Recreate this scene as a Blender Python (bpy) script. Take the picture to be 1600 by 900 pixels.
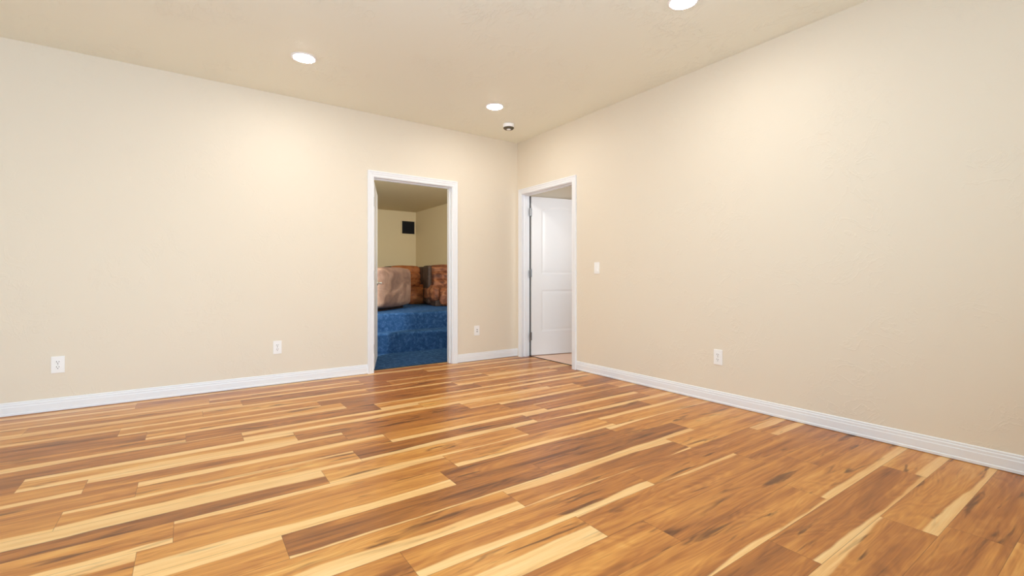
import bpy, bmesh, math, random
from mathutils import Vector, Matrix, noise

C = bpy.context.scene
for o in list(bpy.data.objects):
    bpy.data.objects.remove(o)
COL = C.collection
R = math.radians

# ------------------------------------------------------------------ camera
cam_d = bpy.data.cameras.new('camera')
cam_d.sensor_width = 36.0
cam_d.lens = 721.65 * 36.0 / 1600.0
cam_d.shift_y = -(450 - 434.58) / 1600.0
cam_d.clip_start = 0.02
cam = bpy.data.objects.new('camera', cam_d)
cam.location = (-3.4806, -4.8382, 1.0027)
cam.rotation_euler = (R(90), 0, -R(35.067))
COL.objects.link(cam)
C.camera = cam

# ------------------------------------------------------------------ view, world, large lights
C.view_settings.view_transform = 'Standard'
C.view_settings.look = 'None'
C.view_settings.gamma = 1.0
C.view_settings.use_curve_mapping = False
C.view_settings.exposure = 0.0
C.cycles.max_bounces = 10
C.cycles.diffuse_bounces = 8
C.cycles.sample_clamp_indirect = 6.0

LAMP = 163.0        # lens emission of the recessed lights
REAR_FILL_W = 140.0    # added fill light from behind the camera, no window seen
THEATER_W = 110.0
HALL_W = 18.0

world = bpy.data.worlds.new('world')
C.world = world
world.use_nodes = True
wn = world.node_tree
wn.nodes.clear()
wo = wn.nodes.new('ShaderNodeOutputWorld')
wb = wn.nodes.new('ShaderNodeBackground')
sky = wn.nodes.new('ShaderNodeTexSky')
sky.sky_type = 'NISHITA'
sky.sun_disc = False
sky.sun_elevation = R(40)
sky.sun_rotation = R(200)
wb.inputs['Strength'].default_value = 0.25
wn.links.new(sky.outputs[0], wb.inputs['Color'])
wn.links.new(wb.outputs[0], wo.inputs['Surface'])


def area(name, loc, rot, sx, sy, power, color, shape='RECTANGLE', spread=180):
    d = bpy.data.lights.new(name, 'AREA')
    d.shape = shape
    d.size = sx
    d.size_y = sy
    d.energy = power
    d.color = color
    d.spread = R(spread)
    o = bpy.data.objects.new(name, d)
    o.location = loc
    o.rotation_euler = rot
    COL.objects.link(o)
    return o


XL, YF, H = -6.6, -5.7, 2.74          # far left wall, wall behind the camera, ceiling height
T = 0.12                              # wall thickness
# added fill light behind the camera, tilted up to brighten the ceiling
area('rear_fill', (-4.0, YF + 0.42, 1.2), (R(90 + 42), 0, 0), 3.0, 1.3, REAR_FILL_W, (0.48, 0.73, 1.0))
# other recessed lamps of the same ceiling grid, behind the camera
for (x, y) in ((-2.73, -3.08), (-2.73, -5.25)):
    area('ceiling_lamp', (x, y, H - 0.012), (0, 0, 0), 0.15, 0.15, LAMP * 0.0177 * 3.14, (0.50, 0.80, 1.0), 'DISK')
# added fill lights for the two rooms beyond the doors, no lamps seen
# (unseen, on the far side of the door walls, facing into those rooms)
area('theater_fill', (-2.55, 0.22, 1.75), (R(90), 0, R(-10)), 0.3, 0.4, THEATER_W, (0.80, 0.88, 0.92))
area('theater_fill', (0.15, 0.22, 1.95), (R(90), 0, R(12)), 0.3, 0.3, THEATER_W * 0.35, (0.80, 0.88, 0.92))
area('hall_fill', (0.24, -1.75, 1.75), (R(90), 0, R(-52)), 0.3, 0.5, HALL_W, (0.90, 0.92, 0.94))


# ------------------------------------------------------------------ node helpers
def srgb(r, g, b):
    f = lambda c: c / 12.92 if c <= 0.04045 else ((c + 0.055) / 1.055) ** 2.4
    return (f(r / 255), f(g / 255), f(b / 255), 1.0)


class NT:
    def __init__(self, name):
        self.m = bpy.data.materials.new(name)
        self.m.use_nodes = True
        self.t = self.m.node_tree
        self.t.nodes.clear()
        self.out = self.t.nodes.new('ShaderNodeOutputMaterial')
        self.b = self.t.nodes.new('ShaderNodeBsdfPrincipled')
        self.t.links.new(self.b.outputs[0], self.out.inputs['Surface'])

    def n(self, kind, **kw):
        nd = self.t.nodes.new(kind)
        for k, v in kw.items():
            setattr(nd, k, v)
        return nd

    def link(self, a, b):
        self.t.links.new(a, b)

    def put(self, sock, v):
        if hasattr(v, 'is_output'):
            self.link(v, sock)
        else:
            sock.default_value = v

    def math(self, op, a, b=0.0, c=None, clamp=False):
        nd = self.n('ShaderNodeMath', operation=op, use_clamp=clamp)
        self.put(nd.inputs[0], a)
        self.put(nd.inputs[1], b)
        if c is not None:
            self.put(nd.inputs[2], c)
        return nd.outputs[0]

    def noise(self, vec, scale=1.0, detail=4.0, rough=0.5, distort=0.0):
        nd = self.n('ShaderNodeTexNoise')
        self.put(nd.inputs['Vector'], vec)
        nd.inputs['Scale'].default_value = scale
        nd.inputs['Detail'].default_value = detail
        nd.inputs['Roughness'].default_value = rough
        nd.inputs['Distortion'].default_value = distort
        return nd.outputs['Fac']

    def coord(self):
        return self.n('ShaderNodeTexCoord').outputs['Object']

    def scale(self, vec, s, off=None):
        nd = self.n('ShaderNodeVectorMath', operation='MULTIPLY')
        self.put(nd.inputs[0], vec)
        nd.inputs[1].default_value = s
        if off is None:
            return nd.outputs[0]
        ad = self.n('ShaderNodeVectorMath', operation='ADD')
        self.link(nd.outputs[0], ad.inputs[0])
        self.put(ad.inputs[1], off)
        return ad.outputs[0]

    def step(self, v, lo, hi, a=0.0, b=1.0):
        nd = self.n('ShaderNodeMapRange', interpolation_type='SMOOTHSTEP')
        self.put(nd.inputs[0], v)
        self.put(nd.inputs[1], lo)
        self.put(nd.inputs[2], hi)
        self.put(nd.inputs[3], a)
        self.put(nd.inputs[4], b)
        return nd.outputs[0]

    def ramp(self, fac, stops):
        nd = self.n('ShaderNodeValToRGB')
        el = nd.color_ramp.elements
        while len(el) > 1:
            el.remove(el[-1])
        el[0].position, el[0].color = stops[0]
        for p_, c_ in stops[1:]:
            e = el.new(p_)
            e.color = c_
        self.put(nd.inputs[0], fac)
        return nd.outputs['Color']

    def mix(self, fac, a, b, mode='MIX'):
        nd = self.n('ShaderNodeMix', data_type='RGBA', blend_type=mode)
        self.put(nd.inputs[0], fac)
        self.put(nd.inputs[6], a)
        self.put(nd.inputs[7], b)
        return nd.outputs[2]

    def bump(self, h, strength=0.3, dist=0.002):
        nd = self.n('ShaderNodeBump')
        nd.inputs['Strength'].default_value = strength
        nd.inputs['Distance'].default_value = dist
        self.put(nd.inputs['Height'], h)
        self.link(nd.outputs[0], self.b.inputs['Normal'])

    def set(self, color=None, rough=None, metal=None, spec=None, **kw):
        if color is not None:
            self.put(self.b.inputs['Base Color'], color)
        if rough is not None:
            self.put(self.b.inputs['Roughness'], rough)
        if metal is not None:
            self.b.inputs['Metallic'].default_value = metal
        if spec is not None:
            self.b.inputs['Specular IOR Level'].default_value = spec
        return self.m


# ------------------------------------------------------------------ materials
def plaster(name, col, strength, rough=0.62, fq=1.0, st=1.0):
    """painted skip-trowel plaster: flat areas with short raised trowel ridges"""
    t = NT(name)
    c = t.coord()
    warp = t.noise(t.scale(c, (3, 3, 3)), 1, 3)
    a = t.noise(t.scale(c, (5 * fq, 5 * fq * st, 5 * fq)), 1, 5, 0.55, 1.6)
    ridge = t.step(t.math('ABSOLUTE', t.math('SUBTRACT', a, 0.5)), 0.0, 0.035, 1, 0)
    gate = t.step(t.noise(t.scale(c, (2.3, 2.3, 2.3), (7, 3, 1)), 1, 3), 0.47, 0.62)
    fine = t.noise(t.scale(c, (60, 60, 60)), 1, 3)
    h = t.math('ADD', t.math('MULTIPLY', ridge, gate), t.math('MULTIPLY', fine, 0.12))
    h = t.math('ADD', h, t.math('MULTIPLY', warp, 0.6))
    v = t.noise(t.scale(c, (0.9, 0.9, 0.9)), 1, 3)
    colr = t.mix(t.math('MULTIPLY', v, 0.08), col, (col[0] * .9, col[1] * .9, col[2] * .88, 1))
    t.bump(h, strength, 0.006)
    return t.set(colr, rough, spec=0.35)


M = {}
M['wall'] = plaster('cream_plaster', srgb(235, 224, 206), 0.20)
M['ceiling'] = plaster('ceiling_plaster', srgb(244, 245, 232), 0.40, 0.62, 1.5, 0.45)
M['hall_wall'] = plaster('shaded_hall_plaster', srgb(172, 152, 108), 0.12)  # darkened to put the hall's shade into the paint colour
M['theater_wall'] = plaster('theater_plaster', srgb(216, 194, 152), 0.12)


def paint(name, col, rough=0.35, orange=0.012):
    t = NT(name)
    c = t.coord()
    n = t.noise(t.scale(c, (90, 90, 90)), 1, 2)
    t.bump(n, orange, 0.001)
    v = t.noise(t.scale(c, (2, 2, 2)), 1, 2)
    return t.set(t.mix(t.math('MULTIPLY', v, 0.05), col, (col[0] * .93, col[1] * .93, col[2] * .93, 1)), rough)


M['trim'] = paint('white_trim_paint', srgb(241, 243, 247), 0.38)
M['door'] = paint('white_door_paint', srgb(238, 238, 239), 0.38)
M['plastic'] = paint('white_plastic', srgb(250, 249, 248), 0.3, 0.0)
M['slot'] = paint('dark_slot', srgb(52, 50, 50), 0.6, 0.0)
M['steel'] = NT('brushed_steel').set(srgb(150, 150, 150), 0.35, 1.0)
M['nickel'] = NT('satin_nickel').set(srgb(215, 205, 188), 0.3, 0.9)
M['black'] = paint('black_grille', srgb(8, 5, 6), 0.9, 0.3)
M['vent'] = paint('detector_vent', srgb(86, 78, 60), 0.6, 0.0)  # shade of the underside vent slots put into the ring colour
M['gap'] = paint('threshold_and_gap_shade', srgb(48, 48, 50), 0.8, 0.0)  # threshold strips, and the shade painted into the hinge gap

t = NT('lamp_lens')
t.b.inputs['Emission Color'].default_value = (1.0, 0.95, 0.88, 1)
t.b.inputs['Emission Strength'].default_value = LAMP
M['lens'] = t.set(srgb(250, 248, 240), 0.4)


def carpet():
    t = NT('blue_carpet')
    c = t.coord()
    a = t.noise(t.scale(c, (20, 20, 20)), 1, 5, 0.7, 0.5)
    f = t.noise(t.scale(c, (140, 140, 140)), 1, 2)
    k = t.math('ADD', t.math('MULTIPLY', a, 0.75), t.math('MULTIPLY', f, 0.25))
    col = t.ramp(k, [(0.30, srgb(27, 52, 86)), (0.5, srgb(43, 76, 116)), (0.70, srgb(82, 114, 154))])
    t.bump(f, 0.8, 0.006)
    return t.set(col, 0.95, spec=0.1)


M['carpet'] = carpet()


def suede(name, stops, sc=4.0):
    t = NT(name)
    c = t.coord()
    a = t.noise(t.scale(c, (sc, sc * 1.2, sc * 1.6)), 1, 4, 0.5, 1.2)
    f = t.noise(t.scale(c, (60, 60, 60)), 1, 3)
    k = t.math('ADD', t.math('MULTIPLY', a, 0.9), t.math('MULTIPLY', f, 0.1))
    t.bump(t.math('ADD', a, t.math('MULTIPLY', f, 0.2)), 0.5, 0.02)
    return t.set(t.ramp(k, stops), 0.65, spec=0.3)


M['taupe'] = suede('taupe_suede', [(0.28, srgb(112, 84, 72)), (0.5, srgb(144, 110, 91)), (0.7, srgb(172, 136, 114))], 3.2)
M['brown'] = suede('brown_leather', [(0.3, srgb(70, 36, 22)), (0.5, srgb(122, 70, 42)), (0.7, srgb(166, 110, 72))], 6)
M['orange'] = suede('tan_leather', [(0.3, srgb(92, 46, 22)), (0.5, srgb(142, 80, 40)), (0.7, srgb(166, 104, 58))], 5)
M['dark'] = suede('dark_leather', [(0.3, srgb(44, 29, 20)), (0.6, srgb(70, 49, 36))], 6)


def tile():
    t = NT('pink_beige_tile')
    c = t.coord()
    br = t.n('ShaderNodeTexBrick')
    t.link(c, br.inputs['Vector'])
    br.offset = 0.0
    br.inputs['Color1'].default_value = srgb(242, 208, 186)
    br.inputs['Color2'].default_value = srgb(240, 202, 180)
    br.inputs['Mortar'].default_value = srgb(214, 190, 172)
    br.inputs['Scale'].default_value = 1.0
    br.inputs['Mortar Size'].default_value = 0.004
    br.inputs['Brick Width'].default_value = 0.33
    br.inputs['Row Height'].default_value = 0.33
    n = t.noise(t.scale(c, (6, 6, 6)), 1, 4)
    return t.set(t.mix(t.math('MULTIPLY', n, 0.2), br.outputs['Color'], srgb(220, 190, 172)), 0.4)


M['tile'] = tile()


def wood():
    t = NT('hickory_laminate')
    c = t.coord()
    at = lambda nm: t.n('ShaderNodeAttribute', attribute_name=nm).outputs['Fac']
    tone, near, far, seed = at('tone'), at('sap_near'), at('sap_far'), at('seed')
    uv = t.n('ShaderNodeUVMap', uv_map='plank').outputs[0]
    sp = t.n('ShaderNodeSeparateXYZ')
    t.link(uv, sp.inputs[0])
    v = sp.outputs[1]
    uv2 = t.n('ShaderNodeUVMap', uv_map='ends').outputs[0]
    sp2 = t.n('ShaderNodeSeparateXYZ')
    t.link(uv2, sp2.inputs[0])
    off = t.n('ShaderNodeCombineXYZ')
    t.link(t.math('MULTIPLY', seed, 37.0), off.inputs[0])
    t.link(t.math('MULTIPLY', seed, 91.0), off.inputs[1])
    t.link(t.math('MULTIPLY', seed, 13.0), off.inputs[2])
    o = off.outputs[0]
    wander = t.noise(t.scale(c, (1.3, 1.2, 1), o), 1, 3, 0.45)
    wob = t.math('MULTIPLY', t.math('SUBTRACT', wander, 0.5), 0.6)
    streak = t.noise(t.scale(c, (0.9, 24, 1), o), 1, 6, 0.62, 0.12)
    mid = t.noise(t.scale(c, (2.2, 62, 1), o), 1, 4, 0.6, 0.1)
    fine = t.noise(t.scale(c, (7, 210, 1), o), 1, 3, 0.6)
    broad = t.noise(t.scale(c, (1.2, 8.5, 1), o), 1, 3, 0.5, 0.8)
    # cathedral figure: contour lines of a stretched, warped field
    field = t.noise(t.scale(c, (1.3, 8.0, 1), o), 1, 2, 0.4, 0.6)
    rings = t.math('SINE', t.math('MULTIPLY', field, 85.0))
    # tone of the heartwood
    k = t.math('ADD', tone, t.math('MULTIPLY', t.math('SUBTRACT', broad, 0.5), 0.85))
    k = t.math('ADD', k, t.math('MULTIPLY', t.math('SUBTRACT', streak, 0.5), 0.75))
    k = t.math('ADD', k, t.math('MULTIPLY', t.math('SUBTRACT', mid, 0.5), 0.35))
    k = t.math('ADD', k, t.math('MULTIPLY', rings, 0.045))
    k = t.math('ADD', k, t.math('MULTIPLY', t.math('SUBTRACT', fine, 0.5), 0.25))
    col = t.ramp(k, [(0.05, srgb(232, 178, 100)), (0.35, srgb(208, 140, 66)), (0.6, srgb(176, 108, 48)),
                     (0.85, srgb(134, 78, 36)), (1.0, srgb(104, 58, 28))])
    # pale sapwood bands along the plank edges
    vw = t.math('ADD', v, wob)
    mn = t.math('MULTIPLY', t.step(t.math('SUBTRACT', near, vw), -0.03, 0.03), t.math('GREATER_THAN', near, 0.01))
    iv = t.math('SUBTRACT', 1.0, t.math('ADD', v, t.math('MULTIPLY', wob, -1.0)))
    mf = t.math('MULTIPLY', t.step(t.math('SUBTRACT', far, iv), -0.03, 0.03), t.math('GREATER_THAN', far, 0.01))
    sap = t.math('MULTIPLY', t.math('MAXIMUM', mn, mf), 0.86)
    sapc = t.ramp(t.math('ADD', streak, t.math('MULTIPLY', t.math('SUBTRACT', fine, 0.5), 0.4)),
                  [(0.25, srgb(218, 158, 92)), (0.5, srgb(242, 194, 128)), (0.75, srgb(252, 214, 154))])
    col = t.mix(sap, col, sapc)
    # mineral streaks and knots
    kn = t.noise(t.scale(c, (3.0, 24, 1), o), 1, 3, 0.5, 0.6)
    km = t.math('MULTIPLY', t.step(kn, 0.565, 0.70), t.step(t.noise(t.scale(c, (1.5, 4, 1), o), 1, 2), 0.43, 0.54))
    km = t.math('MULTIPLY', km, t.math('SUBTRACT', 1.0, t.math('MULTIPLY', sap, 0.7)))
    col = t.mix(t.math('MULTIPLY', km, 0.8), col, srgb(84, 46, 22))
    # seams
    dy = t.math('MULTIPLY', t.math('MINIMUM', v, t.math('SUBTRACT', 1.0, v)), 0.184)
    dx = t.math('MINIMUM', sp2.outputs[0], sp2.outputs[1])
    d = t.math('MINIMUM', dy, dx)
    seam = t.step(d, 0.0003, 0.0016, 1, 0)
    col = t.mix(t.math('MULTIPLY', seam, 0.6), col, srgb(84, 48, 26))
    t.bump(t.math('SUBTRACT', t.math('MULTIPLY', fine, 0.25), seam), 0.12, 0.001)
    rg = t.math('ADD', 0.24, t.math('MULTIPLY', streak, 0.16))
    return t.set(col, rg, spec=0.42)


M['wood'] = wood()


# ------------------------------------------------------------------ mesh helpers
def finish(name, bm, mat, parent=None, smooth=False, label=None):
    bmesh.ops.recalc_face_normals(bm, faces=bm.faces[:])
    me = bpy.data.meshes.new(name)
    bm.to_mesh(me)
    bm.free()
    for mm in (mat if isinstance(mat, (list, tuple)) else [mat]):
        me.materials.append(M[mm])
    if smooth:
        for p_ in me.polygons:
            p_.use_smooth = True
    o = bpy.data.objects.new(name, me)
    COL.objects.link(o)
    if parent is not None:
        o.parent = parent
    if label:
        o['label'] = label
    return o


def box(bm, x0, x1, y0, y1, z0, z1, bevel=0.0):
    vs = [bm.verts.new((x, y, z)) for x in (x0, x1) for y in (y0, y1) for z in (z0, z1)]
    fs = [bm.faces.new([vs[i] for i in f]) for f in
          ((0, 1, 3, 2), (4, 6, 7, 5), (0, 4, 5, 1), (2, 3, 7, 6), (0, 2, 6, 4), (1, 5, 7, 3))]
    if bevel > 0:
        es = list({e for f in fs for e in f.edges})
        bmesh.ops.bevel(bm, geom=es, offset=bevel, segments=2, profile=0.6, affect='EDGES')
    return bm


def bx(*a, **k):
    return box(bmesh.new(), *a, **k)


def sweep(bm, path, prof, up=Vector((0, 0, 1))):
    """profile of (outward, along-normal) pairs swept along a mitred open polyline of frames.
    path: list of (origin, axis_a, axis_b); point = origin + a*axis_a + b*axis_b"""
    rings = []
    for (o, a, b) in path:
        rings.append([bm.verts.new(Vector(o) + Vector(a) * p_[0] + Vector(b) * p_[1]) for p_ in prof])
    n = len(prof)
    for r0, r1 in zip(rings[:-1], rings[1:]):
        for i in range(n):
            j = (i + 1) % n
            bm.faces.new((r0[i], r0[j], r1[j], r1[i]))
    bm.faces.new(rings[0])
    bm.faces.new(rings[-1])
    return bm


def lathe(bm, prof, seg=40, c=(0, 0, 0), axis='Z'):
    rings = []
    for r_, z in prof:
        if r_ < 1e-6:
            rings.append([bm.verts.new((0, 0, z))])
        else:
            rings.append([bm.verts.new((r_ * math.cos(2 * math.pi * i / seg), r_ * math.sin(2 * math.pi * i / seg), z)) for i in range(seg)])
    for a, b in zip(rings[:-1], rings[1:]):
        for i in range(seg):
            j = (i + 1) % seg
            if len(a) == 1 and len(b) == 1:
                continue
            if len(a) == 1:
                bm.faces.new((a[0], b[i], b[j]))
            elif len(b) == 1:
                bm.faces.new((a[i], a[j], b[0]))
            else:
                bm.faces.new((a[i], a[j], b[j], b[i]))
    return bm


def cushion(sx, sy, sz, r, c=(0, 0, 0), puff=0.0, lump=0.0, seed=0, n=12, rot=None):
    """rounded upholstered block: box with radius r, faces puffed outward, soft folds"""
    bm = bmesh.new()
    bmesh.ops.create_cube(bm, size=2.0)
    bmesh.ops.subdivide_edges(bm, edges=bm.edges[:], cuts=n, use_grid_fill=True)
    hx, hy, hz = sx / 2, sy / 2, sz / 2
    for v in bm.verts:
        p = v.co.copy()
        q = Vector((p.x * hx, p.y * hy, p.z * hz))
        inn = Vector((max(-hx + r, min(hx - r, q.x)), max(-hy + r, min(hy - r, q.y)), max(-hz + r, min(hz - r, q.z))))
        d = q - inn
        if d.length > 1e-6:
            q = inn + d.normalized() * r
        if puff:
            for ax, (i, j) in ((0, (1, 2)), (1, (0, 2)), (2, (0, 1))):
                if abs(p[ax]) > 0.999:
                    q[ax] += math.copysign(puff * (1 - p[i] ** 2) * (1 - p[j] ** 2), p[ax])
        if lump:
            nv = noise.noise(Vector((q.x * 5 + seed * 7.1, q.y * 5, q.z * 6)))
            q += (q.normalized() if q.length > 0 else Vector((0, 0, 1))) * nv * lump
        v.co = q
    if rot is not None:
        bmesh.ops.rotate(bm, verts=bm.verts[:], cent=(0, 0, 0), matrix=rot)
    bmesh.ops.translate(bm, verts=bm.verts[:], vec=c)
    return bm


def structure(o, label=None):
    o['kind'] = 'structure'
    if label:
        o['label'] = label
        o['category'] = label.split()[-1]
    return o


def thing(name, label, cat, loc=(0, 0, 0), rz=0.0, group=None):
    o = bpy.data.objects.new(name, None)
    o.empty_display_size = 0.1
    COL.objects.link(o)
    o.location = loc
    o.rotation_euler = (0, 0, rz)
    o['label'] = label
    o['category'] = cat
    if group:
        o['group'] = group
    return o


def tag(o, label, cat, kind=None):
    o['label'] = label
    o['category'] = cat
    if kind:
        o['kind'] = kind
    return o


# ------------------------------------------------------------------ room shell
D1A, D1B, D1H = -1.868, -0.945, 2.068        # opening of the theatre doorway (x range, head)
D2A, D2B, D2H = -1.040, -0.100, 2.062        # opening of the doorway in the right wall (y range, head)

# floor: one quad per laminate plank, 0.184 m rows running along x
PW, PL, Y0 = 0.184, 1.222, -4.505
anchors = {0: -.97, 1: -1.097, 2: -.44, 3: -1.107, 4: -1.94, 5: -2.145, 6: -2.845, 7: -2.268, 8: -1.96, 9: -2.412,
           10: -2.305, 11: -1.69, 12: -2.697, 13: -2.457, 14: -.22, 15: -1.70, 16: -1.975, 17: -3.49, 18: -2.475,
           19: -3.846, 21: -3.126, 22: -2.115}
# (row, plank): tone, pale band on the near edge, pale band on the far edge
tones = {(-1, 0): (.30, .5, 0), (-1, -1): (.5, .3, 0),
         (0, -1): (.58, 0, 0), (0, 0): (.60, 0, 0), (1, 0): (.34, .22, 0), (1, -1): (.62, 0, .12), (1, -2): (.55, 0, 0),
         (2, 0): (.26, .2, 0), (2, -1): (.60, .08, 0), (2, -2): (.66, 0, 0), (3, 0): (.40, .16, 0), (3, -1): (.56, .07, 0),
         (3, -2): (.6, 0, 0), (4, 0): (.56, 0, 0), (4, -1): (.58, 0, 0), (4, 1): (.55, 0, 0), (5, 0): (.52, 0, .08),
         (5, 1): (.6, 0, 0), (5, -1): (.34, .5, 0), (6, 0): (.60, .26, 0), (6, 1): (.55, 0, 0), (6, -1): (.62, 0, 0),
         (7, 0): (.66, .1, .3), (7, 1): (.34, 0, 0), (7, -1): (.42, .36, 0), (7, -2): (.4, .3, 0), (8, 0): (.72, .14, 0),
         (8, -1): (.74, .08, 0), (8, -2): (.36, 0, .2), (8, 1): (.4, 0, 0), (9, 0): (.78, 0, 0), (9, -1): (.38, .4, 0),
         (9, -2): (.45, 0, .3), (9, 1): (.55, 0, .2), (10, 0): (.34, .2, 0), (10, -1): (.5, 0, .2), (10, -2): (.42, .2, 0),
         (10, 1): (.36, 0, .25), (11, 0): (.7, 0, .15), (11, -1): (.34, .1, 0), (11, -2): (.74, 0, .42), (11, 1): (.4, 0, .3),
         (12, -1): (.34, .3, .2), (12, 0): (.78, .3, 0), (12, 1): (.6, 0, .2), (12, -2): (.4, .2, 0), (12, 2): (.4, 0, 0),
         (13, -1): (.42, 0, .3), (13, 0): (.36, .2, 0), (13, 1): (.68, 0, .12), (13, -2): (.6, 0, 0), (14, -1): (.66, 0, .15),
         (14, -2): (.6, 0, 0), (14, -3): (.55, 0, .25), (14, -4): (.34, .2, 0), (14, 0): (.35, .2, 0), (15, 0): (.34, .1, .25),
         (15, -1): (.62, 0, .1), (15, -2): (.34, .25, .25), (15, 1): (.75, 0, 0), (16, 0): (.34, .25, 0), (16, -1): (.4, .25, .2),
         (16, -2): (.62, 0, .1), (16, -3): (.4, .2, .3), (17, 0): (.72, 0, 0), (17, -1): (.42, .3, 0), (17, 1): (.35, .3, .2),
         (18, 0): (.7, 0, .1), (18, -1): (.36, .3, 0), (18, -2): (.72, 0, 0), (19, 0): (.38, .2, .25), (19, -1): (.72, 0, .3),
         (20, 0): (.6, 0, .2), (20, -1): (.45, 0, .3), (21, -1): (.4, .25, 0), (21, 0): (.68, 0, 0), (22, -1): (.5, .2, .2),
         (22, 0): (.6, 0, 0), (23, 0): (.45, .3, 0), (23, -1): (.58, 0, .1)}
rng = random.Random(11)
bm = bmesh.new()
uv1 = bm.loops.layers.uv.new('plank')
uv2 = bm.loops.layers.uv.new('ends')
la = {k: bm.faces.layers.float.new(k) for k in ('tone', 'sap_near', 'sap_far', 'seed')}


def plank(x0, x1, y0, y1, a, b, ya, yb, tn, sn, sf, sd):
    vs = [bm.verts.new(q) for q in ((x0, y0, 0), (x1, y0, 0), (x1, y1, 0), (x0, y1, 0))]
    f = bm.faces.new(vs)
    for lp, (x, y) in zip(f.loops, ((x0, y0), (x1, y0), (x1, y1), (x0, y1))):
        lp[uv1].uv = (x, (y - ya) / (yb - ya))
        lp[uv2].uv = (x - a, b - x)
    f[la['tone']], f[la['sap_near']], f[la['sap_far']], f[la['seed']] = tn, sn, sf, sd


k = -11
while Y0 + k * PW < T:
    ya, yb = Y0 + k * PW, Y0 + (k + 1) * PW
    an = anchors.get(k, -1.9 + rng.uniform(-.6, .6))
    for m in range(-6, 5):
        a, b = an + m * PL, an + (m + 1) * PL
        tn, sn, sf = tones.get((k, m), (rng.choice((.32, .38, .45, .55, .62, .7)), rng.choice((0, 0, .2, .3)), rng.choice((0, 0, .15, .25))))
        tn = 0.10 + 0.80 * tn
        sd = rng.random()
        y0, y1 = max(ya, YF), min(yb, T)
        if y0 >= y1:
            continue
        # the floor runs wall to wall and into both doorways
        segs = []
        if y0 < 0:
            segs.append((XL, 0.0, y0, min(y1, 0.0)))
            s0, s1 = max(y0, D2A), min(y1, D2B)
            if s1 > s0:
                segs.append((0.0, T, s0, s1))
        if y1 > 0:
            segs.append((D1A, D1B, max(y0, 0.0), y1))
        for (sx0, sx1, sy0, sy1) in segs:
            x0, x1 = max(a, sx0), min(b, sx1)
            if x1 - x0 > 1e-4:
                plank(x0, x1, sy0, sy1, a, b, ya, yb, tn, sn, sf, sd)
    k += 1
o = finish('floor', bm, 'wood')
structure(o, 'honey and brown wood plank floor')

bm = bmesh.new()
box(bm, XL - T, T, YF - T, T, H, H + 0.1)
structure(finish('ceiling', bm, 'ceiling'), 'beige trowelled ceiling')


def wall_x(bm, x0, x1, y0, y1, z1, holes):
    """wall running along x with doorway holes (a, b, head)"""
    cur = x0
    for (a, b, h) in holes:
        box(bm, cur, a, y0, y1, 0, z1)
        box(bm, a, b, y0, y1, h, z1)
        cur = b
    box(bm, cur, x1, y0, y1, 0, z1)
    bmesh.ops.remove_doubles(bm, verts=bm.verts[:], dist=1e-5)


JT = 0.018
bm = bmesh.new()
wall_x(bm, XL, 2.8, 0, T, H, [(D1A - JT, D1B + JT, D1H + JT)])
structure(finish('wall_back', bm, 'wall'), 'cream plaster left wall with theatre doorway wall')
bm = bmesh.new()
for (a, b, z0) in ((YF, D2A - JT, 0), (D2A - JT, D2B + JT, D2H + JT), (D2B + JT, 0, 0)):
    box(bm, 0, T, a, b, z0, H)
structure(finish('wall_right', bm, 'wall'), 'cream plaster right wall')
structure(finish('wall_left', bx(XL - T, XL, YF, T, 0, H), 'wall'), 'cream plaster unseen side wall')
# wall behind the camera, with an unseen opening added for the fill light
WX0, WX1, WZ0, WZ1 = -5.55, -2.45, 0.45, 2.15
bm = bmesh.new()
box(bm, XL - T, WX0, YF - T, YF, 0, H)
box(bm, WX1, T, YF - T, YF, 0, H)
box(bm, WX0, WX1, YF - T, YF, 0, WZ0)
box(bm, WX0, WX1, YF - T, YF, WZ1, H)
structure(finish('wall_front', bm, 'wall'), 'cream plaster front wall')


# ------------------------------------------------------------------ baseboards and casings (moulded profiles)
BASE = [(0, 0.003), (0.013, 0.003), (0.0135, 0.016), (0.0105, 0.021), (0.0105, 0.062), (0.0085, 0.067), (0.0085, 0.080),
        (0.0055, 0.086), (0.0065, 0.092), (0.004, 0.0975), (0, 0.0985)]


def baseboard(name, p0, p1, nrm, label):
    bm = bmesh.new()
    sweep(bm, [(p0, nrm, (0, 0, 1)), (p1, nrm, (0, 0, 1))], BASE)
    return structure(finish(name, bm, 'trim'), label)


CW = 0.066
baseboard('baseboard_back', (XL, 0, 0), (D1A - CW + 0.006, 0, 0), (0, -1, 0), 'white moulded back baseboard')
baseboard('baseboard_corner', (D1B + CW - 0.006, 0, 0), (0, 0, 0), (0, -1, 0), 'short white corner baseboard')
baseboard('baseboard_right', (0, YF, 0), (0, D2A - CW + 0.006, 0), (-1, 0, 0), 'white moulded right baseboard')

# across the casing: distance from the opening edge, thickness off the wall
CASE = [(0.004, 0), (0.004, 0.010), (0.010, 0.0125), (0.030, 0.0125), (0.034, 0.0155), (0.052, 0.0165), (0.058, 0.0195),
        (0.066, 0.0195), (0.070, 0.016), (0.070, 0)]


def casing(name, a, b, head, axis, label):
    """mitred casing around a doorway; axis 'x' for the back wall, 'y' for the right wall"""
    bm = bmesh.new()
    if axis == 'x':
        P = lambda u, z: (u, 0, z)
        dirs = lambda u, w: (u, 0, w)
        nrm = (0, -1, 0)
    else:
        P = lambda u, z: (0, u, z)
        dirs = lambda u, w: (0, u, w)
        nrm = (-1, 0, 0)
    path = [(P(a, 0), dirs(-1, 0), nrm), (P(a, head), dirs(-1, 1), nrm), (P(b, head), dirs(1, 1), nrm), (P(b, 0), dirs(1, 0), nrm)]
    sweep(bm, path, CASE)
    return structure(finish(name, bm, 'trim'), label)


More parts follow.
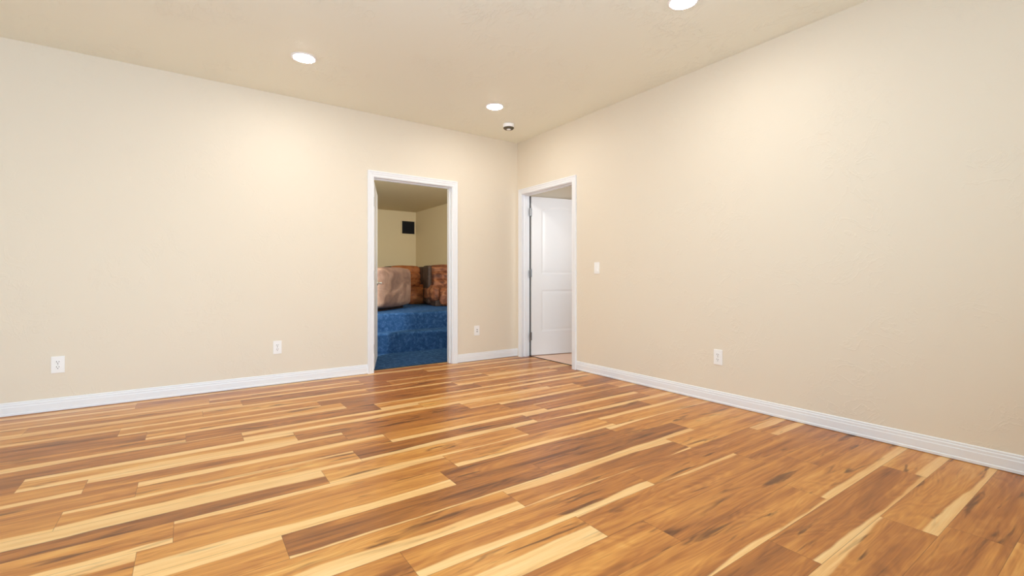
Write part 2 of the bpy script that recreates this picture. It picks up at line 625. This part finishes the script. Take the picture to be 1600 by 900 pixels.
casing('trim_1', D1A, D1B, D1H, 'x', 'white casing around theatre doorway trim')
casing('trim_2', D2A, D2B - 0.012, D2H, 'y', 'white casing around right doorway trim')


# ------------------------------------------------------------------ doors
def frame(bm, a, b, head, axis):
    """jamb boards with stop strips lining the opening through the wall"""
    def bxx(u0, u1, d0, d1, z0, z1):
        if axis == 'x':
            box(bm, u0, u1, d0, d1, z0, z1)
        else:
            box(bm, d0, d1, u0, u1, z0, z1)
    bxx(a - JT, a, 0, T, 0, head + JT)
    bxx(b, b + JT, 0, T, 0, head + JT)
    bxx(a, b, 0, T, head, head + JT)
    s = 0.011
    bxx(a, a + s, 0.045, 0.083, 0, head)
    bxx(b - s, b, 0.045, 0.083, 0, head)
    bxx(a + s, b - s, 0.045, 0.083, head - s, head)


LW, LH, LT = 0.86, 2.035, 0.035


def panel_sdf(x, z):
    """signed distance inside the nearest of the two moulded panels (upper one arched)"""
    mx = 0.135
    xi = min(x - mx, LW - mx - x)
    low = min(xi, z - 0.30, 0.84 - z)
    t_ = (x - LW / 2) / (LW / 2 - mx)
    top = 1.875 + 0.045 * (1 - min(1.0, t_ * t_))
    up = min(xi, z - 1.04, top - z)
    return max(low, up)


def groove(d):
    if d <= 0:
        return 0.0
    pts = ((0, 0), (0.006, -0.0008), (0.014, -0.0042), (0.026, -0.0048), (0.034, -0.0034), (0.056, -0.0014), (0.07, -0.0012))
    for (a, fa), (b, fb) in zip(pts[:-1], pts[1:]):
        if d < b:
            return fa + (fb - fa) * (d - a) / (b - a)
    return pts[-1][1]


def leaf(parent):
    """two-panel moulded door leaf in the local xz plane, hinge edge at x = 0, thickness centred on y = 0"""
    bm = bmesh.new()
    nx, nz = 108, 204
    for side in (-1, 1):
        grid = [[bm.verts.new((LW * i / nx, side * (LT / 2 + groove(panel_sdf(LW * i / nx, LH * j / nz))), LH * j / nz))
                 for i in range(nx + 1)] for j in range(nz + 1)]
        for j in range(nz):
            for i in range(nx):
                bm.faces.new((grid[j][i], grid[j][i + 1], grid[j + 1][i + 1], grid[j + 1][i]))
        if side < 0:
            g0 = grid
    def border(g):
        return [g[0][i] for i in range(nx + 1)] + [g[j][nx] for j in range(1, nz + 1)] + \
               [g[nz][i] for i in range(nx - 1, -1, -1)] + [g[j][0] for j in range(nz - 1, 0, -1)]
    A, B = border(g0), border(grid)
    for i in range(len(A)):
        j = (i + 1) % len(A)
        bm.faces.new((A[i], A[j], B[j], B[i]))
    o = finish('door_leaf', bm, 'door', parent, smooth=False)
    return o


def lever(parent, side, x, z):
    bm = bmesh.new()
    lathe(bm, [(0, 0), (0.031, 0), (0.031, 0.006), (0.026, 0.010), (0.011, 0.012), (0.011, 0.048), (0, 0.048)], 28)
    bmesh.ops.rotate(bm, verts=bm.verts[:], cent=(0, 0, 0), matrix=Matrix.Rotation(R(90), 3, 'X'))   # z -> -y
    box(bm, -0.118, 0.012, -0.058, -0.042, -0.008, 0.009, 0.004)
    if side > 0:
        bmesh.ops.scale(bm, verts=bm.verts[:], vec=(1, -1, 1))
    bmesh.ops.translate(bm, verts=bm.verts[:], vec=(x, side * LT / 2, z))
    return finish('handle', bm, 'nickel', parent, smooth=False)


def hinge(parent, z, y):
    bm = bmesh.new()
    for i in range(3):
        lathe_bm = bmesh.new()
        lathe(lathe_bm, [(0, -0.016), (0.0075, -0.016), (0.0075, 0.016), (0, 0.016)], 14)
        bmesh.ops.translate(lathe_bm, verts=lathe_bm.verts[:], vec=(-0.009, y, z + (i - 1) * 0.033))
        me = bpy.data.meshes.new('tmp')
        lathe_bm.to_mesh(me)
        lathe_bm.free()
        bm.from_mesh(me)
        bpy.data.meshes.remove(me)
    s = 1 if y > 0 else -1
    box(bm, -0.003, -0.0005, min(-s * 0.016, y), max(-s * 0.016, y), z - 0.05, z + 0.05)
    box(bm, -0.030, -0.009, y - 0.0015 + s * 0.002, y + 0.0015 + s * 0.002, z - 0.05, z + 0.05)
    return finish('hinge', bm, 'steel', parent)


def door(name, label, a, b, head, axis, hinge_pt, ang):
    root = thing(name, label, 'door')
    root['kind'] = 'structure'
    bm = bmesh.new()
    frame(bm, a, b, head, axis)
    finish('door_frame', bm, 'trim', root)
    lf = leaf(root)
    lf.location = hinge_pt
    lf.rotation_euler = (0, 0, ang)
    return root, lf


# theatre door: hinged on its left jamb, swung about 69 degrees into the theatre
d1, lf1 = door('door_1', 'white panel door standing open into the theatre', D1A, D1B, D1H, 'x',
               (D1A + 0.030, T + 0.012, 0.013), R(90 - 21.0))
lever(lf1, -1, LW - 0.07, 0.93)
lever(lf1, 1, LW - 0.07, 0.93)
for z in (0.22, 1.02, 1.82):
    hinge(lf1, z, LT / 2)
# right door: hinged on the far jamb, swung about 78 degrees out of the room
d2, lf2 = door('door_2', 'white arched two panel door standing open beyond the right wall', D2A, D2B, D2H, 'y',
               (T + 0.012, D2B - 0.022, 0.013), R(-12.0))
lever(lf2, -1, LW - 0.07, 0.93)
lever(lf2, 1, LW - 0.07, 0.93)
for z in (0.245, 1.055, 1.835):
    hinge(lf2, z, -LT / 2 - 0.004)

# dark transition strips where the wood meets the carpet and the tile
structure(finish('trim_3', bx(D1A, D1B, T - 0.004, T + 0.006, 0, 0.006), 'gap'), 'dark carpet threshold strip')
structure(finish('trim_4', bx(T - 0.004, T + 0.006, D2A, D2B, 0, 0.006), 'gap'), 'dark tile threshold strip')

finish('gap_shade_strip', bx(T, T + 0.022, D2B + 0.001, D2B + 0.007, 0.004, D2H - 0.004), 'gap', d2, label='dark strip painted as hinge gap shade')  # added dark strip; its colour stands in for shade in the hinge gap

# ------------------------------------------------------------------ theatre beyond the back wall
TX0, TX1, TY1, TH = -3.6, 1.06, 5.70, 2.60
structure(finish('floor_carpet', bx(TX0, TX1, T, TY1, -0.05, 0.004), 'carpet'), 'blue carpet theatre floor')
structure(finish('wall_theater_back', bx(TX0 - T, TX1 + T, TY1, TY1 + T, 0, H), 'theater_wall'), 'olive beige theatre back wall')
structure(finish('wall_theater_right', bx(TX1, TX1 + T, T, TY1, 0, H), 'theater_wall'), 'olive beige theatre right wall')
structure(finish('wall_theater_left', bx(TX0 - T, TX0, T, TY1, 0, H), 'theater_wall'), 'olive beige theatre left wall')
structure(finish('ceiling_theater', bx(TX0 - T, TX1 + T, T, TY1 + T, TH, TH + 0.08), 'theater_wall'), 'olive beige theatre ceiling')

# carpeted platform: two steps with rounded nosings, then the deck
RY1, RY2, RZ1, RZ2 = 1.12, 1.40, 0.27, 0.510
bm = bmesh.new()
prof = [(TY1, 0.0), (RY1, 0.0), (RY1, RZ1 - 0.025), (RY1 + 0.006, RZ1 - 0.009), (RY1 + 0.022, RZ1), (RY2, RZ1),
        (RY2, RZ2 - 0.025), (RY2 + 0.006, RZ2 - 0.009), (RY2 + 0.022, RZ2), (TY1, RZ2)]
sweep(bm, [((TX0, 0, 0), (0, 1, 0), (0, 0, 1)), ((TX1, 0, 0), (0, 1, 0), (0, 0, 1))], prof)
structure(finish('floor_platform', bm, 'carpet'), 'blue carpeted stepped platform')

# square black speaker on the theatre wall
sp_ = thing('wall_speaker', 'square black speaker high on the theatre back wall', 'speaker', (0.855, TY1, 2.217))
bm = bmesh.new()
for a in ((-.175, .175, -.03, 0, -.165, -.150), (-.175, .175, -.03, 0, .150, .165), (-.175, -.158, -.03, 0, -.15, .15), (.158, .175, -.03, 0, -.15, .15)):
    box(bm, *a)
finish('frame', bm, 'theater_wall', sp_, label='thin pale frame')
bm = bx(-.158, .158, -.024, 0, -.15, .15)
finish('grille', bm, 'black', sp_)


# ------------------------------------------------------------------ theatre seats
def taupe_chair():
    root = thing('club_chair', 'big taupe suede armchair at the platform edge, in front of the brown recliners', 'armchair',
                 (-0.79 - 0.40 * 0.69, 2.115 + 0.40 * 0.72, RZ2), math.atan2(0.69, 0.72))
    L = 1.14           # along local x; the near side panel is at local y = -0.40
    finish('plinth', bx(-L / 2 + .14, L / 2 - .14, -.30, .30, 0.0, .06, bevel=.01), 'dark', root)
    finish('arm', cushion(L, .17, .60, .075, (0, -.315, .35), .012, .012, 1, 14), 'taupe', root, True)
    finish('arm', cushion(L, .17, .60, .075, (0, .315, .35), .012, .012, 2, 14), 'taupe', root, True)
    finish('backrest', cushion(.24, .62, .60, .08, (L / 2 - .11, 0, .36), .02, .01, 3), 'taupe', root, True)
    finish('seat', cushion(.86, .46, .22, .07, (-.1, 0, .29), .03, .006, 4), 'taupe', root, True)
    finish('base', bx(-L / 2 + .06, L / 2 - .1, -.26, .26, .06, .22, bevel=.02), 'taupe', root)
    return root


def recliner(label, loc, rz, mat):
    root = thing('recliner', label, 'recliner', loc, rz, 'puffy recliners on the platform')
    W = .80
    finish('base', bx(-W / 2 + .06, W / 2 - .06, -.36, .34, 0, .14, bevel=.02), 'dark', root, label='dark base')
    for s in (-1, 1):
        finish('arm', cushion(.15, .70, .26, .07, (s * (W / 2 - .08), -.04, .22), .02, .012, s + 5), mat, root, True)
    finish('seat', cushion(.50, .60, .18, .07, (0, -.10, .22), .03, .012, 3), mat, root, True)
    finish('footrest', cushion(.50, .10, .22, .045, (0, -.40, .13), .02, .012, 8), mat, root, True)
    rx = Matrix.Rotation(R(-8), 3, 'X')
    finish('lumbar_pillow', cushion(.62, .20, .21, .085, (0, .17, .37), .02, .03, 4, rot=rx), mat, root, True)
    finish('back_pillow', cushion(.64, .20, .20, .085, (0, .20, .51), .02, .03, 6, rot=rx), mat, root, True)
    finish('head_pillow', cushion(.66, .20, .16, .075, (0, .23, .645), .02, .02, 7, rot=rx), mat, root, True)
    for s in (-1, 1):
        finish('side_panel', cushion(.085, .40, .70, .042, (s * .352, .17, .375), .0, .004, 9), 'dark', root, True, label='dark side panel')
    finish('back_panel', bx(-.32, .32, .30, .35, .05, .70, bevel=.015), 'dark', root, label='dark back panel')
    return root


taupe_chair()
recliner('tan leather recliner half hidden behind the taupe armchair', (0.07, 3.80, RZ2), R(-4), 'orange')
recliner('brown leather recliner with puffy pillows nearest the right side of the theatre doorway', (0.45, 2.80, RZ2), R(-11), 'brown')

# ------------------------------------------------------------------ hall beyond the right door
structure(finish('floor_hall', bx(T, 2.8, -2.6, 0, -0.05, 0.003), 'tile'), 'pinkish beige tile floor')
structure(finish('wall_hall_back', bx(2.68, 2.8, -2.6, 0, 0, H), 'hall_wall'), 'shade-darkened hall wall')
structure(finish('wall_hall_front', bx(T, 2.8, -2.72, -2.6, 0, H), 'hall_wall'), 'shade-darkened hall side wall')
structure(finish('ceiling_hall', bx(T, 2.8, -2.72, 0, 2.44, 2.52), 'hall_wall'), 'shade-darkened hall ceiling')


# ------------------------------------------------------------------ recessed lights and smoke detector
def recessed(label, x, y):
    root = thing('recessed_light', label, 'ceiling light', (x, y, H), 0, 'recessed ceiling lights')
    bm = bmesh.new()
    lathe(bm, [(0.078, 0.0), (0.078, -0.004), (0.080, -0.007), (0.090, -0.005), (0.096, -0.001), (0.096, 0)], 48)
    finish('trim_ring', bm, 'plastic', root, True)
    bm = bmesh.new()
    lathe(bm, [(0.0775, -0.001), (0.076, -0.006), (0.06, -0.010), (0.03, -0.013), (0, -0.014)], 48)
    finish('lens', bm, 'lens', root, True, label='glowing lens')
    return root


recessed('lit round recessed ceiling light above the left wall, left of the theatre doorway', -2.731, -0.915)
recessed('lit round recessed ceiling light near the far corner beside the smoke detector', -0.937, -0.910)
recessed('lit round recessed ceiling light cut off by the top edge of the photo', -0.935, -3.084)

sd = thing('smoke_detector', 'white round smoke detector on the ceiling near the far corner', 'smoke detector', (-0.515, -0.548, H))
bm = bmesh.new()
lathe(bm, [(0, 0), (0.064, 0), (0.065, -0.010), (0.063, -0.036), (0.058, -0.040), (0, -0.040)], 44)
finish('body', bm, 'plastic', sd, True)
bm = bmesh.new()
lathe(bm, [(0, -0.0395), (0.060, -0.0395), (0.060, -0.047), (0.052, -0.055), (0.030, -0.057), (0, -0.057)], 44)
finish('vent_ring', bm, 'vent', sd, True, label='dark vent ring')
bm = bmesh.new()
lathe(bm, [(0, -0.056), (0.024, -0.056), (0.022, -0.062), (0, -0.063)], 24)
finish('test_button', bm, 'plastic', sd, True, label='white test button')


# ------------------------------------------------------------------ wall plates (local: x across, -y out of the wall, z up)
def plate_bm(w, h):
    bm = bmesh.new()
    box(bm, -w / 2, w / 2, -0.006, 0, -h / 2, h / 2, 0.0028)
    return bm


def rounded(bm, w, h, y0, y1, cz, r=0.012, seg=6):
    pts = []
    for (sx, sz, a0) in ((1, 1, 0), (-1, 1, 90), (-1, -1, 180), (1, -1, 270)):
        for i in range(seg + 1):
            a = R(a0 + 90 * i / seg)
            pts.append((sx * (w / 2 - r) + r * math.cos(a), cz + sz * (h / 2 - r) + r * math.sin(a)))
    lo = [bm.verts.new((x, y0, z)) for x, z in pts]
    hi = [bm.verts.new((x, y1, z)) for x, z in pts]
    bm.faces.new(hi)
    bm.faces.new(lo)
    for i in range(len(pts)):
        j = (i + 1) % len(pts)
        bm.faces.new((lo[i], lo[j], hi[j], hi[i]))


def outlet(label, loc, rz, w=0.073, h=0.122):
    root = thing('wall_outlet', label, 'outlet', loc, rz, 'white wall outlets')
    finish('plate', plate_bm(w, h), 'plastic', root)
    for cz in (-0.0195, 0.0195):
        bm = bmesh.new()
        rounded(bm, 0.034, 0.029, -0.005, -0.0085, cz)
        rc = finish('receptacle', bm, 'plastic', root)
        bm = bmesh.new()
        box(bm, -0.0085, -0.0055, -0.009, -0.007, cz - 0.001, cz + 0.009)
        box(bm, 0.0055, 0.0085, -0.009, -0.007, cz - 0.000, cz + 0.008)
        rounded(bm, 0.006, 0.006, -0.007, -0.009, cz - 0.008, 0.0029)
        finish('slots', bm, 'slot', rc, label='dark slots')
    bm = bmesh.new()
    lathe(bm, [(0, 0), (0.003, 0), (0.002, 0.0012), (0, 0.0015)], 12)
    bmesh.ops.rotate(bm, verts=bm.verts[:], cent=(0, 0, 0), matrix=Matrix.Rotation(R(90), 3, 'X'))
    bmesh.ops.translate(bm, verts=bm.verts[:], vec=(0, -0.006, 0))
    finish('screw', bm, 'steel', root)
    return root


def rocker(name, label, cat, loc, rz, tilt):
    root = thing(name, label, cat, loc, rz)
    finish('plate', plate_bm(0.073, 0.119), 'plastic', root)
    bm = bmesh.new()
    box(bm, -0.0175, 0.0175, -0.0075, -0.004, -0.035, 0.035, 0.001)
    fr = finish('insert', bm, 'plastic', root)
    if tilt:
        bm = bmesh.new()
        vs = [bm.verts.new(q) for q in ((-.015, -.007, -.032), (.015, -.007, -.032), (.015, -.007, .032), (-.015, -.007, .032),
                                        (-.015, -.0125, -.032), (.015, -.0125, -.032), (.015, -.009, 0), (-.015, -.009, 0),
                                        (.015, -.0078, .032), (-.015, -.0078, .032))]
        for f in ((4, 5, 6, 7), (7, 6, 8, 9), (0, 1, 5, 4), (3, 2, 8, 9), (0, 4, 7, 9, 3), (1, 5, 6, 8, 2), (0, 1, 2, 3)):
            bm.faces.new([vs[i] for i in f])
        finish('rocker', bm, 'plastic', root)
    else:
        bm = bmesh.new()
        for z in (-0.012, 0.012):
            box(bm, -0.006, 0.006, -0.0082, -0.006, z - 0.005, z + 0.005)
        finish('jack', bm, 'slot', fr, label='small dark jacks')
    return root


outlet('white duplex outlet low on the left wall, closest to the left edge', (-4.285, 0, 0.348), 0, 0.076, 0.126)
outlet('white duplex outlet low on the left wall, left of the theatre doorway', (-2.789, 0, 0.350), 0)
rocker('wall_jack', 'white wall plate low between the two doorways', 'wall plate', (-0.607, 0, 0.366), 0, False)
outlet('white duplex outlet low on the right wall above the baseboard', (0, -2.758, 0.369), R(-90))
rocker('light_switch', 'white rocker light switch on the right wall beside the open door', 'light switch', (0, -1.418, 1.108), R(-90), True)
